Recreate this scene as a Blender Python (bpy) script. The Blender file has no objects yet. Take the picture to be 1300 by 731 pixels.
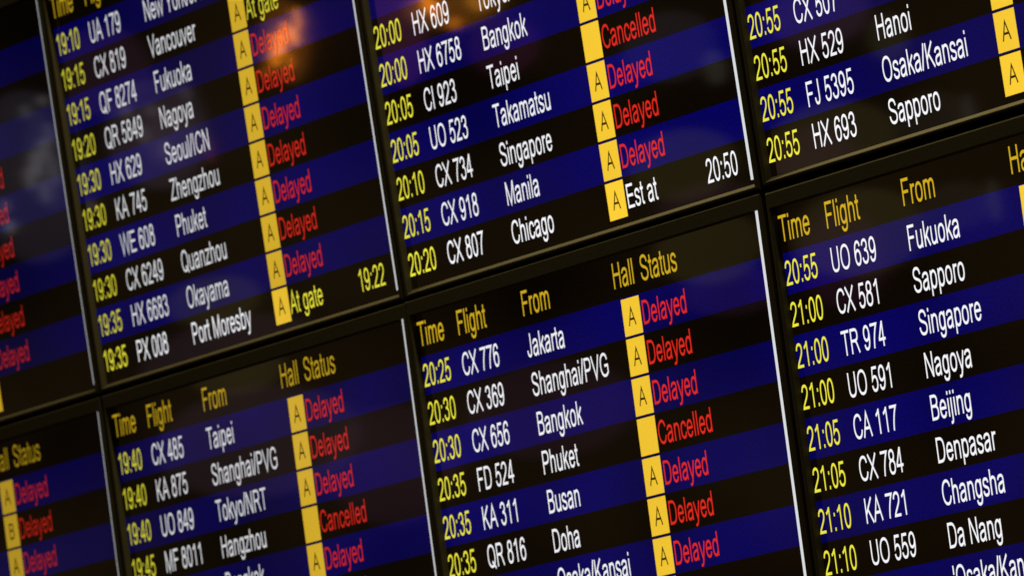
import bpy, math, random
from mathutils import Matrix, Vector

# ------------------------------------------------------------------ camera, light, exposure
S = bpy.context.scene
COL = S.collection
U = 0.05            # metres per text row
Z0 = 2.5            # height of the joint between the two rows of monitors
PITCH = 20.6        # monitor pitch in rows
HIGH = 11.92        # monitor height in rows

cam = bpy.data.cameras.new('camera')
cam_o = bpy.data.objects.new('camera', cam)
COL.objects.link(cam_o)
rot = Matrix(((0.42616369360173667, 0.1290282609417175, 0.8953972381764873),
              (0.8951524784771167, 0.08287109555744139, -0.4379890658422705),
              (-0.1307155175639083, 0.988172095031764, -0.08018331539998885)))
cam_o.matrix_world = Matrix.Translation((11.64592504, -5.03508323, 1.55452509)) @ rot.to_4x4()
cam.sensor_width = 36.0
cam.lens = 317.4675
cam.clip_start = 0.1
cam.clip_end = 500
cam.dof.use_dof = True
cam.dof.focus_distance = 10.65
cam.dof.aperture_fstop = 317.4675 / 1000 / 0.0205
S.camera = cam_o

S.view_settings.view_transform = 'Standard'
S.view_settings.look = 'None'
S.view_settings.exposure = 0
S.view_settings.gamma = 1

world = bpy.data.worlds.new('World')
S.world = world
world.use_nodes = True
nt = world.node_tree
bg = nt.nodes['Background']
tc = nt.nodes.new('ShaderNodeTexCoord')
mp = nt.nodes.new('ShaderNodeMapping')
mp.inputs['Scale'].default_value = (1, 1, 1)
nz = nt.nodes.new('ShaderNodeTexNoise')
nz.inputs['Scale'].default_value = 34
nz.inputs['Detail'].default_value = 2
cr = nt.nodes.new('ShaderNodeValToRGB')
cr.color_ramp.elements[0].position = 0.34
cr.color_ramp.elements[0].color = (0.003, 0.0018, 0.0008, 1)
cr.color_ramp.elements[1].position = 0.72
cr.color_ramp.elements[1].color = (0.070, 0.044, 0.016, 1)
nt.links.new(tc.outputs['Generated'], mp.inputs['Vector'])
nt.links.new(mp.outputs[0], nz.inputs['Vector'])
nt.links.new(nz.outputs['Fac'], cr.inputs[0])
nt.links.new(cr.outputs[0], bg.inputs['Color'])
bg.inputs['Strength'].default_value = 1.0

def lamp(name, loc, target, sx, sy, watts, color):
    d = bpy.data.lights.new(name, 'AREA')
    d.shape = 'ELLIPSE'
    d.size, d.size_y = sx, sy
    d.energy = watts
    d.color = color
    o = bpy.data.objects.new(name, d)
    COL.objects.link(o)
    o.location = loc
    o.rotation_euler = (Vector(target) - Vector(loc)).to_track_quat('-Z', 'Y').to_euler()
    return o

# hall lights: one soft ceiling panel in front of the board, the rest are added down the hall to shape the screen reflections
lamp('ceiling_panel', (1.4, -0.17, 4.9), (1.4, -0.06, 2.4), 4.5, 0.12, 150, (1.0, 0.80, 0.32))

HALL = [   # name, position, what it faces, width, height, watts, colour
    ('warm_lamp', (-4.572, -2.551, 3.466), (0.83, 0, 2.91), 0.013, 0.047, 0.0082, (1.000, 0.288, 0.012)),
    ('warm_lamp', (-4.593, -2.547, 3.434), (0.82, 0, 2.89), 0.014, 0.041, 0.0110, (1.000, 0.275, 0.010)),
    ('warm_lamp', (-4.619, -2.543, 3.449), (0.79, 0, 2.90), 0.019, 0.041, 0.0120, (1.000, 0.237, 0.009)),
    ('warm_lamp', (-4.648, -2.538, 3.428), (0.77, 0, 2.88), 0.025, 0.047, 0.0248, (1.000, 0.252, 0.008)),
    ('warm_lamp', (-4.670, -2.534, 3.403), (0.75, 0, 2.87), 0.022, 0.038, 0.0101, (1.000, 0.255, 0.009)),
    ('warm_lamp', (-6.429, -3.386, 3.612), (0.79, 0, 2.88), 0.098, 0.192, 0.0202, (1.000, 0.300, 0.040)),
    ('warm_lamp', (-4.707, -2.527, 3.381), (0.71, 0, 2.85), 0.019, 0.022, 0.0017, (1.000, 0.222, 0.014)),
    ('warm_lamp', (-4.621, -2.542, 3.388), (0.79, 0, 2.86), 0.014, 0.035, 0.0034, (1.000, 0.266, 0.012)),
    ('warm_lamp', (-5.835, -3.524, 3.585), (1.31, 0, 2.85), 0.222, 0.102, 0.0292, (1.000, 0.333, 0.033)),
    ('warm_lamp', (-4.139, -2.628, 3.422), (1.23, 0, 2.87), 0.015, 0.046, 0.0135, (1.000, 0.259, 0.010)),
    ('warm_lamp', (-4.116, -2.632, 3.403), (1.25, 0, 2.85), 0.015, 0.040, 0.0085, (1.000, 0.245, 0.010)),
    ('warm_lamp', (-4.868, -3.100, 3.491), (1.38, 0, 2.85), 0.042, 0.055, 0.0109, (1.000, 0.364, 0.027)),
    ('warm_lamp', (-4.063, -2.642, 3.365), (1.30, 0, 2.83), 0.028, 0.025, 0.0042, (1.000, 0.247, 0.018)),
    ('pink_veil_light', (-6.040, -3.475, 3.562), (1.13, 0, 2.84), 0.120, 0.241, 0.0124, (1.000, 0.200, 0.700)),  # pink ones: added lights that lay a purplish reflected veil on the screens
    ('pink_veil_light', (-5.702, -3.556, 3.465), (1.43, 0, 2.77), 0.153, 0.119, 0.0039, (1.000, 0.200, 0.700)),
    ('reflection_light', (-6.439, -2.790, 3.477), (-0.04, 0, 2.88), 0.016, 0.052, 0.0006, (0.972, 0.917, 1.000)),  # from here mostly added small lights, making dull streaks and haze in the glass
    ('reflection_light', (-6.467, -2.784, 3.447), (-0.07, 0, 2.86), 0.024, 0.052, 0.0011, (1.000, 0.950, 1.000)),
    ('reflection_light', (-6.506, -2.777, 3.422), (-0.10, 0, 2.85), 0.024, 0.059, 0.0015, (1.000, 0.940, 1.000)),
    ('reflection_light', (-6.540, -2.771, 3.396), (-0.13, 0, 2.83), 0.021, 0.052, 0.0011, (0.978, 0.913, 1.000)),
    ('reflection_light', (-6.445, -2.788, 3.394), (-0.05, 0, 2.83), 0.021, 0.069, 0.0010, (0.882, 0.824, 1.000)),
    ('reflection_light', (-6.491, -2.780, 3.358), (-0.09, 0, 2.80), 0.024, 0.052, 0.0009, (0.882, 0.824, 1.000)),
    ('reflection_light', (-6.442, -2.789, 3.552), (-0.05, 0, 2.93), 0.021, 0.024, 0.0004, (1.000, 0.914, 0.857)),
    ('reflection_light', (-6.515, -2.776, 3.540), (-0.11, 0, 2.92), 0.021, 0.031, 0.0004, (1.000, 0.933, 0.867)),
    ('reflection_light', (-6.650, -2.751, 3.305), (-0.23, 0, 2.77), 0.017, 0.031, 0.0008, (1.000, 0.929, 1.000)),
    ('reflection_light', (-6.656, -2.750, 3.351), (-0.24, 0, 2.80), 0.014, 0.035, 0.0006, (0.909, 0.818, 1.000)),
    ('reflection_light', (-8.363, -3.562, 3.559), (-0.13, 0, 2.83), 0.286, 0.420, 0.0219, (0.706, 0.612, 1.000)),
    ('reflection_light', (-8.297, -3.577, 3.586), (-0.07, 0, 2.84), 0.076, 0.247, 0.0030, (0.800, 0.733, 1.000)),
    ('reflection_light', (-6.136, -2.846, 3.475), (0.24, 0, 2.87), 0.020, 0.031, 0.0005, (1.000, 0.800, 0.857)),
    ('reflection_light', (-6.084, -2.855, 3.414), (0.28, 0, 2.83), 0.020, 0.037, 0.0005, (1.000, 0.833, 0.933)),
    ('reflection_light', (-6.042, -2.863, 3.462), (0.32, 0, 2.86), 0.027, 0.027, 0.0004, (1.000, 0.800, 0.880)),
    ('reflection_light', (-6.021, -2.867, 3.372), (0.34, 0, 2.80), 0.024, 0.044, 0.0005, (1.000, 0.708, 0.917)),
    ('reflection_light', (-7.852, -3.681, 3.575), (0.33, 0, 2.83), 0.243, 0.262, 0.0150, (0.909, 0.636, 1.000)),
    ('reflection_light', (-7.811, -3.691, 3.559), (0.37, 0, 2.81), 0.131, 0.149, 0.0034, (0.875, 0.625, 1.000)),
    ('pink_veil_light', (-5.859, -2.898, 3.345), (0.49, 0, 2.78), 0.020, 0.061, 0.0009, (1.000, 0.200, 0.343)),
    ('reflection_light', (-6.324, -2.810, 3.297), (0.07, 0, 2.76), 0.024, 0.021, 0.0004, (1.000, 0.743, 0.686)),
    ('reflection_light', (-5.906, -2.889, 3.476), (0.44, 0, 2.87), 0.020, 0.034, 0.0004, (0.962, 0.692, 1.000)),
    ('reflection_light', (-5.063, -3.716, 3.303), (1.99, 0, 2.66), 0.043, 0.073, 0.0013, (1.000, 0.900, 0.700)),
    ('reflection_light', (-6.072, -4.144, 3.453), (1.88, 0, 2.70), 0.210, 0.157, 0.0057, (0.875, 0.688, 1.000)),
    ('reflection_light', (-4.332, -3.887, 3.071), (2.63, 0, 2.41), 0.019, 0.090, 0.0008, (1.000, 0.955, 0.864)),
    ('reflection_light', (-5.309, -4.340, 3.160), (2.54, 0, 2.42), 0.153, 0.102, 0.0020, (1.000, 0.833, 0.667)),
    ('reflection_light', (-6.060, -4.120, 3.188), (1.91, 0, 2.45), 0.244, 0.157, 0.0099, (1.000, 0.792, 0.250)),
    ('reflection_light', (-5.604, -4.252, 3.150), (2.29, 0, 2.42), 0.291, 0.189, 0.0165, (1.000, 0.786, 0.286)),
    ('pink_veil_light', (-5.663, -4.237, 3.099), (2.25, 0, 2.39), 0.189, 0.206, 0.0067, (1.000, 0.250, 0.750)),
    ('reflection_light', (-7.661, -3.702, 2.978), (0.52, 0, 2.37), 0.482, 0.259, 0.0188, (1.000, 0.571, 0.857)),
    ('reflection_light', (-7.709, -3.687, 3.154), (0.47, 0, 2.48), 0.223, 0.111, 0.0053, (1.000, 0.800, 0.300)),
    ('reflection_light', (-4.547, -3.853, 3.270), (2.44, 0, 2.63), 0.081, 0.097, 0.0020, (1.000, 0.917, 0.500)),
    ('pink_veil_light', (-5.608, -4.277, 3.435), (2.28, 0, 2.68), 0.223, 0.137, 0.0092, (0.929, 0.429, 1.000)),
    ('pink_veil_light', (-7.196, -3.821, 2.859), (0.93, 0, 2.30), 0.309, 0.273, 0.0091, (1.000, 0.400, 1.000)),
    ('pink_veil_light', (-6.638, -3.967, 2.908), (1.42, 0, 2.31), 0.392, 0.214, 0.0090, (1.000, 0.400, 1.000)),
    ('pink_veil_light', (-6.008, -4.137, 3.083), (1.95, 0, 2.39), 0.226, 0.104, 0.0035, (1.000, 0.429, 0.857)),
    ('pink_veil_light', (-8.018, -3.641, 3.758), (0.18, 0, 2.94), 0.226, 0.207, 0.0070, (1.000, 0.429, 0.857)),
]
for h in HALL:
    lamp(*h)

# ------------------------------------------------------------------ materials
MATS = {}
def pbr(name, base, rough, emit=None, strength=1.0, spec=0.5):
    m = bpy.data.materials.new(name)
    m.use_nodes = True
    b = m.node_tree.nodes['Principled BSDF']
    b.inputs['Base Color'].default_value = (*base, 1)
    b.inputs['Roughness'].default_value = rough
    b.inputs['Specular IOR Level'].default_value = spec
    if emit:
        b.inputs['Emission Color'].default_value = (*emit, 1)
        b.inputs['Emission Strength'].default_value = strength
    return m

def noise_rough(m, scale, lo, hi, bump=0.0):
    n = m.node_tree.nodes; l = m.node_tree.links
    b = n['Principled BSDF']
    t = n.new('ShaderNodeTexCoord')
    x = n.new('ShaderNodeTexNoise'); x.inputs['Scale'].default_value = scale; x.inputs['Detail'].default_value = 4
    r = n.new('ShaderNodeMapRange'); r.inputs['To Min'].default_value = lo; r.inputs['To Max'].default_value = hi
    l.new(t.outputs['Object'], x.inputs['Vector']); l.new(x.outputs['Fac'], r.inputs[0]); l.new(r.outputs[0], b.inputs['Roughness'])
    if bump:
        k = n.new('ShaderNodeBump'); k.inputs['Strength'].default_value = bump; k.inputs['Distance'].default_value = 0.0006
        l.new(x.outputs['Fac'], k.inputs['Height']); l.new(k.outputs[0], b.inputs['Normal'])

M_FRAME = pbr('black_plastic', (0.025, 0.022, 0.0145), 0.6, spec=0.25)
noise_rough(M_FRAME, 260, 0.6, 0.8, 0.2)
M_BACK = pbr('dark_back_shell', (0.03, 0.03, 0.03), 0.6)
M_WALL = pbr('dark_mounting_wall', (0.03, 0.028, 0.025), 0.7)
noise_rough(M_WALL, 14, 0.6, 0.8)

PIX = {                        # what the pixels of the screens give off
    'black': (0.0026, 0.0013, 0.0004),
    'blue': (0.0012, 0.0005, 0.092),
    'white': (0.92, 0.92, 0.96),
    'yellow': (0.85, 0.79, 0.050),
    'amber': (0.62, 0.40, 0.014),
    'tile': (0.95, 0.60, 0.035),
    'letter': (0.03, 0.017, 0.002),
    'red': (0.75, 0.022, 0.013),
    'edge': (0.74, 0.76, 0.78),
}
ROUGH = 0.03
def pix(kind, level):
    key = (kind, level)
    if key not in MATS:
        m = pbr('screen_%s' % kind, (0.004, 0.004, 0.004), ROUGH, PIX[kind], level)
        MATS[key] = m
        if kind in ('blue', 'black', 'tile'):       # fine uneven glow of the liquid crystal cells
            n = m.node_tree.nodes; l = m.node_tree.links; b = n['Principled BSDF']
            t = n.new('ShaderNodeTexCoord')
            x = n.new('ShaderNodeTexNoise'); x.inputs['Scale'].default_value = 330; x.inputs['Detail'].default_value = 1
            r = n.new('ShaderNodeMapRange')
            a = 0.10 if kind == 'tile' else 1.0
            r.inputs['From Min'].default_value = 0.25; r.inputs['From Max'].default_value = 0.75
            r.inputs['To Min'].default_value = level * (1 - a * .5); r.inputs['To Max'].default_value = level * (1 + a * .5)
            l.new(t.outputs['Object'], x.inputs['Vector']); l.new(x.outputs['Fac'], r.inputs[0]); 
            g = n.new('ShaderNodeNewGeometry')
            y = n.new('ShaderNodeTexNoise'); y.inputs['Scale'].default_value = 3.2; y.inputs['Detail'].default_value = 1
            q = n.new('ShaderNodeMapRange')
            q.inputs['From Min'].default_value = 0.3; q.inputs['From Max'].default_value = 0.7
            q.inputs['To Min'].default_value = 0.94 if kind == 'tile' else 0.6; q.inputs['To Max'].default_value = 1.04 if kind == 'tile' else 1.2
            k = n.new('ShaderNodeMath'); k.operation = 'MULTIPLY'
            l.new(g.outputs['Position'], y.inputs['Vector']); l.new(y.outputs['Fac'], q.inputs[0])
            l.new(r.outputs[0], k.inputs[0]); l.new(q.outputs[0], k.inputs[1]); l.new(k.outputs[0], b.inputs['Emission Strength'])
    return MATS[key]

# ------------------------------------------------------------------ lettering: centre lines in 1/1000 em, narrow grotesque
# ops: M x y / L x y / C x1 y1 x2 y2 x y / E cx cy rx ry (closed oval)
G = {
'0': (556, 'E 278 353 192 322'),
'1': (556, 'M 330 0 L 330 716|M 326 690 C 275 620 205 572 112 535'),
'2': (556, 'M 82 505 C 88 615 165 674 275 674 C 388 674 455 605 455 515 C 455 425 390 355 265 245 C 160 152 105 105 82 42 L 505 42'),
'3': (556, 'M 85 530 C 105 625 170 674 265 674 C 365 674 430 615 430 535 C 430 445 360 392 235 392|M 250 392 C 390 392 465 320 465 215 C 465 110 380 32 268 32 C 165 32 92 95 78 190'),
'4': (556, 'M 372 0 L 372 716|M 362 700 L 62 212|M 35 207 L 525 207'),
'5': (556, 'M 478 672 L 168 672 L 110 340 C 155 400 215 428 280 428 C 395 428 468 342 468 234 C 468 115 385 32 270 32 C 170 32 92 90 80 185'),
'6': (556, 'M 462 535 C 445 625 388 674 303 674 C 165 674 85 555 86 310 C 86 120 170 32 283 32 C 395 32 470 120 470 232 C 470 345 395 430 288 430 C 175 430 100 345 92 235'),
'7': (556, 'M 45 672 L 500 672 C 355 505 245 260 218 0'),
'8': (556, 'E 278 535 158 140|E 278 212 192 180'),
'9': (556, 'M 94 171 C 111 81 168 32 253 32 C 391 32 471 151 470 396 C 470 586 386 674 273 674 C 161 674 86 586 86 474 C 86 361 161 276 268 276 C 381 276 456 361 464 471'),
':': (278, 'M 140 0 L 140 100|M 140 418 L 140 518'),
'/': (278, 'M 15 -10 L 262 728'),
"'": (191, 'M 95 716 L 95 460'),
'A': (667, 'M 40 0 L 333 690 L 627 0|M 150 255 L 517 255'),
'B': (667, 'M 122 0 L 122 716|M 122 674 L 350 674 C 480 674 540 620 540 540 C 540 455 480 392 350 392 L 122 392|M 340 392 C 510 392 578 320 578 215 C 578 105 510 42 360 42 L 122 42'),
'C': (722, 'M 630 500 C 600 615 520 680 398 680 C 220 680 96 555 96 360 C 96 165 215 36 395 36 C 530 36 615 110 648 245'),
'D': (722, 'M 125 0 L 125 716|M 125 674 L 340 674 C 545 674 622 550 622 362 C 622 165 540 42 340 42 L 125 42'),
'E': (667, 'M 125 0 L 125 716|M 125 674 L 610 674|M 125 375 L 580 375|M 125 42 L 622 42'),
'F': (611, 'M 128 0 L 128 716|M 128 674 L 567 674|M 128 360 L 505 360'),
'G': (778, 'M 648 505 C 615 620 530 681 405 681 C 215 681 96 555 96 358 C 96 160 220 35 410 35 C 510 35 600 75 672 140 L 672 335 L 412 335'),
'H': (722, 'M 125 0 L 125 716|M 597 0 L 597 716|M 125 388 L 597 388'),
'I': (278, 'M 139 0 L 139 716'),
'J': (500, 'M 372 716 L 372 215 C 372 90 320 34 222 34 C 125 34 75 95 70 212'),
'K': (667, 'M 122 0 L 122 716|M 592 716 L 125 250|M 275 400 L 625 0'),
'L': (556, 'M 122 0 L 122 716|M 122 42 L 520 42'),
'M': (833, 'M 116 0 L 116 716|M 126 700 L 416 30 L 706 700|M 716 0 L 716 716'),
'N': (722, 'M 120 0 L 120 716|M 126 705 L 596 12|M 602 0 L 602 716'),
'O': (778, 'E 389 358 293 324'),
'P': (667, 'M 122 0 L 122 716|M 122 674 L 380 674 C 505 674 575 612 575 505 C 575 390 500 332 370 332 L 122 332'),
'Q': (778, 'E 389 358 293 324|M 430 190 L 705 -32'),
'R': (722, 'M 122 0 L 122 716|M 122 674 L 405 674 C 525 674 590 612 590 520 C 590 415 520 360 385 360 L 122 360|M 380 358 C 475 345 525 230 660 0'),
'S': (667, 'M 82 238 C 92 100 195 35 340 35 C 485 35 575 105 575 200 C 575 300 490 337 332 375 C 180 412 108 452 108 535 C 108 625 190 682 322 682 C 455 682 540 620 552 500'),
'T': (611, 'M 20 674 L 592 674|M 306 0 L 306 674'),
'U': (722, 'M 122 716 L 122 290 C 122 115 195 35 361 35 C 525 35 600 115 600 290 L 600 716'),
'V': (667, 'M 38 716 L 333 25 L 630 716'),
'W': (944, 'M 45 716 L 240 25 L 472 690 L 704 25 L 900 716'),
'X': (667, 'M 42 0 L 618 716|M 48 716 L 625 0'),
'Y': (667, 'M 35 716 L 333 310 L 632 716|M 333 320 L 333 0'),
'Z': (611, 'M 50 674 L 540 674 L 45 42 L 570 42'),
'a': (556, 'M 75 372 C 90 450 160 486 275 486 C 390 486 432 440 432 360 L 432 130 C 432 70 440 30 462 0|M 432 312 C 330 275 84 300 84 145 C 84 72 135 32 220 32 C 330 32 432 110 432 225'),
'b': (556, 'M 110 0 L 110 716|E 290 258 182 228'),
'c': (500, 'M 445 345 C 425 435 370 486 280 486 C 160 486 84 400 84 258 C 84 115 160 32 278 32 C 375 32 435 90 452 190'),
'd': (556, 'M 446 0 L 446 716|E 265 258 182 228'),
'e': (556, 'M 90 278 L 466 278 C 466 400 390 486 280 486 C 165 486 84 400 84 258 C 84 115 165 32 285 32 C 375 32 435 80 462 168'),
'f': (278, 'M 112 0 L 112 590 C 112 665 150 692 270 676|M 15 480 L 250 480'),
'g': (556, 'E 262 262 177 223|M 446 519 L 446 60 C 446 -110 380 -168 265 -168 C 165 -168 100 -125 92 -45'),
'h': (556, 'M 110 0 L 110 716|M 110 300 C 110 430 190 486 285 486 C 390 486 446 430 446 320 L 446 0'),
'i': (222, 'M 111 0 L 111 519|M 111 616 L 111 716'),
'j': (222, 'M 111 519 L 111 -80 C 111 -150 60 -180 -30 -165|M 111 616 L 111 716'),
'k': (500, 'M 112 0 L 112 716|M 450 519 L 112 195|M 235 310 L 468 0'),
'l': (222, 'M 111 0 L 111 716'),
'm': (833, 'M 110 0 L 110 519|M 110 300 C 110 430 175 486 265 486 C 365 486 416 430 416 330 L 416 0|M 416 300 C 416 430 485 486 575 486 C 670 486 722 430 722 330 L 722 0'),
'n': (556, 'M 110 0 L 110 519|M 110 300 C 110 430 190 486 285 486 C 390 486 446 430 446 320 L 446 0'),
'o': (556, 'E 278 258 194 228'),
'p': (556, 'M 110 -198 L 110 519|E 290 258 182 228'),
'r': (333, 'M 110 0 L 110 519|M 110 290 C 115 420 170 502 335 462'),
's': (500, 'M 68 158 C 85 70 145 32 250 32 C 360 32 422 80 422 145 C 422 210 370 235 255 260 C 140 288 90 312 90 380 C 90 445 150 486 245 486 C 340 486 395 450 410 372'),
't': (278, 'M 135 668 L 135 130 C 135 50 170 28 265 42|M 18 480 L 260 480'),
'u': (556, 'M 108 519 L 108 200 C 108 80 160 32 250 32 C 350 32 446 90 446 220|M 446 519 L 446 0'),
'v': (500, 'M 35 519 L 250 30 L 465 519'),
'w': (722, 'M 28 519 L 190 30 L 361 485 L 532 30 L 694 519'),
'y': (500, 'M 35 519 L 256 20|M 468 519 L 262 -35 C 215 -165 170 -185 55 -168'),
'z': (500, 'M 45 480 L 430 480 L 45 42 L 462 42'),
' ': (278, ''),
}

def strokes(path):
    out = []
    for sub in path.split('|'):
        t = sub.split(); i = 0; pts = []; closed = False
        while i < len(t):
            c = t[i]; n = {'M': 2, 'L': 2, 'C': 6, 'E': 4}[c]
            v = [float(q) for q in t[i + 1:i + 1 + n]]; i += n + 1
            if c in 'ML':
                pts.append((v[0], v[1]))
            elif c == 'C':
                x0, y0 = pts[-1]
                for k in range(1, 9):
                    s = k / 8; r = 1 - s
                    pts.append((r**3*x0 + 3*r*r*s*v[0] + 3*r*s*s*v[2] + s**3*v[4],
                                r**3*y0 + 3*r*r*s*v[1] + 3*r*s*s*v[3] + s**3*v[5]))
            else:
                closed = True
                for k in range(28):
                    a = 2 * math.pi * k / 28; ca, sa = math.cos(a), math.sin(a); e = 2 / 2.25
                    pts.append((v[0] + v[2] * math.copysign(abs(ca)**e, ca), v[1] + v[3] * math.copysign(abs(sa)**e, sa)))
        if len(pts) > 1:
            out.append((pts, closed))
    return out

GLYPH = {k: (a, strokes(p)) for k, (a, p) in G.items()}

class MB:
    """collects flat faces in rows (x right, z up, y into the wall) and links them as one mesh object"""
    def __init__(s): s.v = []; s.f = []; s.mi = []; s.mats = []
    def slot(s, m):
        if m not in s.mats: s.mats.append(m)
        return s.mats.index(m)
    def face(s, pts, m):
        n = len(s.v); s.v += pts; s.f.append(tuple(range(n, n + len(pts)))); s.mi.append(s.slot(m))
    def rect(s, x0, z0, x1, z1, y, m):
        s.face([(x0, y, z0), (x1, y, z0), (x1, y, z1), (x0, y, z1)], m)
    def text(s, body, x, z, cap, m, squeeze=0.81, weight=82, y=-0.006, right=False):
        k = cap / 716.0
        if right:
            x -= sum(GLYPH[c][0] for c in body) * k * squeeze
        layer = 0
        for c in body:
            adv, st = GLYPH[c]
            for pts, closed in st:
                s.ribbon([(x + p[0] * k * squeeze, z + p[1] * k) for p in pts], closed, weight * k, squeeze, y - 0.0008 * (layer % 4), m)
                layer += 1
            x += adv * k * squeeze
    def ribbon(s, pts, closed, w, squeeze, y, m):
        n = len(pts); side = []
        p = [(a / squeeze, b) for a, b in pts]          # offset in unsqueezed space, then squeeze
        for i in range(n):
            a = p[i - 1] if (i or closed) else p[i]
            b = p[(i + 1) % n] if (i < n - 1 or closed) else p[i]
            d0 = Vector((p[i][0] - a[0], p[i][1] - a[1])); d1 = Vector((b[0] - p[i][0], b[1] - p[i][1]))
            if d0.length < 1e-9: d0 = d1
            if d1.length < 1e-9: d1 = d0
            d0 = d0.normalized(); d1 = d1.normalized()
            n0 = Vector((-d0.y, d0.x)); n1 = Vector((-d1.y, d1.x))
            q = n0 + n1
            q = q.normalized() if q.length > 1e-6 else n0
            f = min(1 / max(q.dot(n0), 0.35), 2.2)
            side.append((q.x * f * w / 2, q.y * f * w / 2))
        base = len(s.v)
        for (px, pz), (ox, oz) in zip(p, side):
            s.v.append(((px + ox) * squeeze, y, pz + oz)); s.v.append(((px - ox) * squeeze, y, pz - oz))
        k = s.slot(m)
        for i in range(n if closed else n - 1):
            a, b = base + 2 * i, base + 2 * ((i + 1) % n)
            s.f.append((a, a + 1, b + 1, b)); s.mi.append(k)
    def build(s, name, parent=None):
        me = bpy.data.meshes.new(name)
        me.from_pydata([(a * U, b * U, c * U) for a, b, c in s.v], [], s.f)
        for m in s.mats: me.materials.append(m)
        for pl, i in zip(me.polygons, s.mi): pl.material_index = i
        me.update()
        o = bpy.data.objects.new(name, me)
        COL.objects.link(o)
        if parent: o.parent = parent
        return o

# ------------------------------------------------------------------ the wall behind the monitors
wall = MB()
x0, x1, zb, zt, yf, yb = -PITCH - 4, 3 * PITCH + 4, -HIGH - 3, HIGH + 3, 2.6, 4.6
c8 = [(x, y, z) for x in (x0, x1) for y in (yf, yb) for z in (zb, zt)]
for q in ((0, 1, 5, 4), (2, 6, 7, 3), (0, 2, 3, 1), (4, 5, 7, 6), (1, 3, 7, 5), (0, 4, 6, 2)):
    wall.face([c8[i] for i in q], M_WALL)
w_o = wall.build('wall')
w_o.location = (0, 0, Z0)
w_o['kind'] = 'structure'

# ------------------------------------------------------------------ one monitor
SX0, SX1, SZ0, SZ1 = 0.61, 20.73, 0.25, 11.50    # lit area of a screen, in rows from the monitor's lower left
XO = 0.37                                          # the frame's left edge
def ring(mb, loops, m):
    base = len(mb.v)
    for l in loops: mb.v += l
    k = mb.slot(m)
    for i in range(len(loops) - 1):
        for j in range(4):
            a = base + 4 * i + j; b = base + 4 * i + (j + 1) % 4
            mb.f.append((a, b, b + 4, a + 4)); mb.mi.append(k)
def loop(x0, z0, x1, z1, y): return [(x0, y, z0), (x1, y, z0), (x1, y, z1), (x0, y, z1)]

def make_frame(parent):
    g = 0.045                                      # half of the joint between neighbours
    X0, X1, Zb, Zt = XO + g, XO + PITCH - g, g, HIGH - g
    fb = MB()
    ring(fb, [loop(X0, Zb, X1, Zt, 1.3), loop(X0, Zb, X1, Zt, -0.13),
              loop(X0 + .015, Zb + .015, X1 - .015, Zt - .015, -0.165), loop(X0 + .05, Zb + .05, X1 - .05, Zt - .05, -0.18),
              loop(SX0 - .03, 0.135, SX1 - .01, SZ1 - .01, -0.18), loop(SX0 - .008, 0.15, SX1, SZ1, -0.165),
              loop(SX0, SZ0, SX1, SZ1, 0.02), loop(SX0 - .05, SZ0 - .05, SX1 + .05, SZ1 + .05, 0.06)], M_FRAME)
    fb.face(loop(X0, Zb, X1, Zt, 1.3)[::-1], M_BACK)
    return fb.build('frame', parent)

COLS = dict(time=0.60, flight=2.98, city=6.88, hall=12.18, tile0=12.49, tile1=13.49, status=13.55, sthead=13.76, est=19.70)
def row_z(r): return 0.37 + (9 - r)

def make_monitor(label, loc, tilt, top_row, lv, rows, heading):
    root = bpy.data.objects.new('flight_board_monitor', None)
    root.empty_display_size = 0.1
    COL.objects.link(root)
    root.location = loc
    root.rotation_euler = (tilt, 0, 0)
    root['label'] = label
    root['category'] = 'monitor'
    root['group'] = 'flight board monitors tiled on the wall'
    make_frame(root)
    sc = MB()
    bk, bl = pix('black', lv), pix('blue', lv)
    sc.rect(SX0, row_z(0) + 1, SX1, SZ1, 0, bk)
    for r in range(10):
        sc.rect(SX0, row_z(r), SX1, row_z(r) + 1, 0, bl if r % 2 == 0 else bk)
    sc.rect(SX0, SZ0, SX1, row_z(9), 0, bk)
    screen = sc.build('screen', root)
    ed = MB(); ed.rect(20.245, SZ0 + .10, SX1 - .05, SZ1 + .02, -0.004, pix('edge', lv)); ed.build('edge_line', screen)
    for word, key in zip(('Time', 'Flight', 'From', 'Hall', 'Status'), ('time', 'flight', 'city', 'hall', 'sthead')):
        if word in heading:
            h = MB(); h.text(word, COLS[key], row_z(0) + 1 + 0.27, 0.64, pix('amber', lv)); h.build('column_heading', screen)
    for r, (tm, fl, city, hall, status, est) in enumerate(rows):
        z = row_z(r) + 0.21
        lr = round(min(lv * (1.28 if top_row and r == 9 else 1.0), 1.04), 3)  # lowest upper row: viewing-angle brightening put into its emission
        for word, key, colour in ((tm, 'time', 'yellow'), (fl, 'flight', 'white'), (city, 'city', 'white')):
            if word:
                t = MB(); t.text(word, COLS[key], z, 0.60, pix(colour, lr))
                t.build({'time': 'time_text', 'flight': 'flight_number', 'city': 'city_name'}[key], screen)
        if hall is not None:
            b = MB(); b.rect(COLS['tile0'], row_z(r) + .036, COLS['tile1'], row_z(r) + .964, -0.004, pix('tile', lr))
            if hall.strip(): b.text(hall, COLS['tile0'] + .5 - GLYPH[hall][0] * .46 / 716 * .5, row_z(r) + 0.27, 0.46, pix('letter', lv), 1.0, 88, -0.012)
            b.build('hall_tile', screen)
        if status:
            s = MB()
            m = pix({'D': 'red', 'C': 'red', 'A': 'yellow', 'E': 'white'}[status[0]], lr)
            s.text(status, COLS['status'], z, 0.60, m)
            s.build('status_text', screen)
            if est:
                e = MB(); e.text(est, COLS['est'], z, 0.60, m, right=True); e.build('expected_time', screen)
    return root

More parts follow.
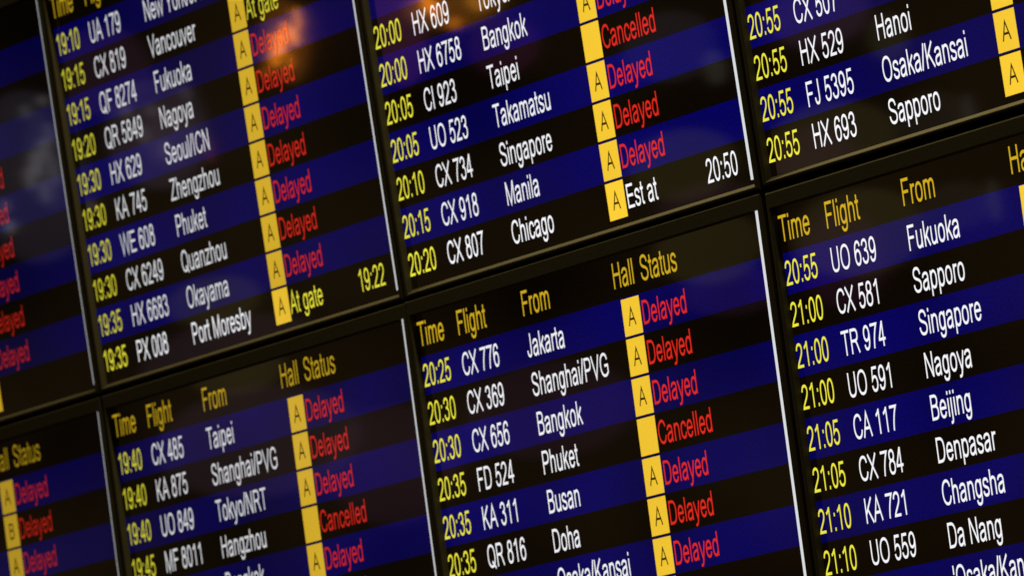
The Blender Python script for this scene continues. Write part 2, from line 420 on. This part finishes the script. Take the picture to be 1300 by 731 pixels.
D, CN = 'Delayed', 'Cancelled'
N = None
top = {
-1: [(N, N, N, ' ', N, N)] * 2 + [(N, N, N, 'A', D, N)] * 7 + [(N, N, N, ' ', N, N)],
0: [('19:10', 'UA 179', 'New York/JFK', ' ', N, N), ('19:15', 'CX 819', 'Vancouver', 'A', 'At gate', N), ('19:15', 'QF 8274', 'Fukuoka', 'A', D, N),
    ('19:20', 'QR 5849', 'Nagoya', 'A', D, N), ('19:30', 'HX 629', 'Seoul/ICN', 'A', D, N), ('19:30', 'KA 745', 'Zhengzhou', 'A', D, N),
    ('19:30', 'WE 608', 'Phuket', 'A', D, N), ('19:30', 'CX 6249', 'Quanzhou', 'A', D, N), ('19:35', 'HX 6683', 'Okayama', 'A', D, N),
    ('19:35', 'PX 008', 'Port Moresby', 'A', 'At gate', '19:22')],
1: [(N, N, N, ' ', N, N)] * 3 + [('20:00', 'HX 609', 'Tokyo/NRT', ' ', N, N), ('20:00', 'HX 6758', 'Bangkok', 'A', D, N), ('20:05', 'CI 923', 'Taipei', ' ', CN, N),
    ('20:05', 'UO 523', 'Takamatsu', 'A', D, N), ('20:10', 'CX 734', 'Singapore', 'A', D, N), ('20:15', 'CX 918', 'Manila', 'A', D, N),
    ('20:20', 'CX 807', 'Chicago', 'A', 'Est at', '20:50')],
2: [(N, N, N, ' ', N, N)] * 5 + [('20:50', N, N, ' ', N, N), ('20:55', 'CX 507', N, ' ', N, N), ('20:55', 'HX 529', 'Hanoi', 'A', N, N),
    ('20:55', 'FJ 5395', 'Osaka/Kansai', 'A', N, N), ('20:55', 'HX 693', 'Sapporo', 'A', N, N)],
}
bottom = {
-1: [(N, N, N, 'A', D, N), (N, N, N, 'B', D, N), (N, N, N, 'A', D, N)] + [(N, N, N, ' ', N, N)] * 7,
0: [('19:40', 'CX 485', 'Taipei', 'A', D, N), ('19:40', 'KA 875', 'Shanghai/PVG', 'A', D, N), ('19:40', 'UO 849', 'Tokyo/NRT', 'A', D, N),
    ('19:45', 'MF 8011', 'Hangzhou', ' ', CN, N), (N, N, 'Bangkok', 'A', D, N), (N, N, N, ' ', D, N)] + [(N, N, N, ' ', N, N)] * 4,
1: [('20:25', 'CX 776', 'Jakarta', 'A', D, N), ('20:30', 'CX 369', 'Shanghai/PVG', 'A', D, N), ('20:30', 'CX 656', 'Bangkok', 'A', D, N),
    ('20:35', 'FD 524', 'Phuket', ' ', CN, N), ('20:35', 'KA 311', 'Busan', 'A', D, N), ('20:35', 'QR 816', 'Doha', 'A', D, N),
    (N, N, 'Osaka/Kansai', 'A', D, N)] + [(N, N, N, ' ', N, N)] * 3,
2: [('20:55', 'UO 639', 'Fukuoka', ' ', N, N), ('21:00', 'CX 581', 'Sapporo', ' ', N, N), ('21:00', 'TR 974', 'Singapore', ' ', N, N),
    ('21:00', 'UO 591', 'Nagoya', ' ', N, N), ('21:05', 'CA 117', 'Beijing', ' ', N, N), ('21:05', 'CX 784', 'Denpasar', ' ', N, N),
    ('21:10', 'KA 721', 'Changsha', ' ', N, N), ('21:10', 'UO 559', 'Da Nang', ' ', N, N), (N, N, "'Osaka/Kansai", ' ', N, N), (N, N, N, ' ', N, N)],
}
LV = {-1: 0.42, 0: 0.66, 1: 0.94, 2: 1.0}  # dimming by viewing angle toward the left, put into each column's emission
TILT = 0.02302
info = [
 ('top', -1, 'flight board monitor at the far left above the seam, only red Delayed words showing', ('Hall', 'Status'), (0, 0)),
 ('top', 0, 'flight board monitor ending with Port Moresby and a yellow At gate 19:22', ('Time', 'Flight', 'From', 'Hall', 'Status'), (0, 0)),
 ('top', 1, 'flight board monitor ending with Chicago and a white Est at 20:50', ('Time', 'Flight', 'From', 'Hall', 'Status'), (0, 0)),
 ('top', 2, 'bright flight board monitor with HX 529 Hanoi and HX 693 Sapporo last', ('Time', 'Flight', 'From', 'Hall', 'Status'), (0.10, 0.03)),
 ('bottom', -1, 'dim flight board monitor at lower left with a yellow hall tile reading B', ('Hall', 'Status'), (0, 0)),
 ('bottom', 0, 'flight board monitor headed by CX 485 from Taipei at 19:40', ('Time', 'Flight', 'From', 'Hall', 'Status'), (0.05, 0)),
 ('bottom', 1, 'flight board monitor headed by CX 776 from Jakarta at 20:25', ('Time', 'Flight', 'From', 'Hall', 'Status'), (-0.03, 0.02)),
 ('bottom', 2, 'flight board monitor headed by UO 639 from Fukuoka, Beijing and Da Nang below', ('Time', 'Flight', 'From', 'Hall', 'Status'), (0.13, -0.035)),
]
for row, c, label, heading, (dx, dz) in info:
    z = Z0 if row == 'top' else Z0 - HIGH * U
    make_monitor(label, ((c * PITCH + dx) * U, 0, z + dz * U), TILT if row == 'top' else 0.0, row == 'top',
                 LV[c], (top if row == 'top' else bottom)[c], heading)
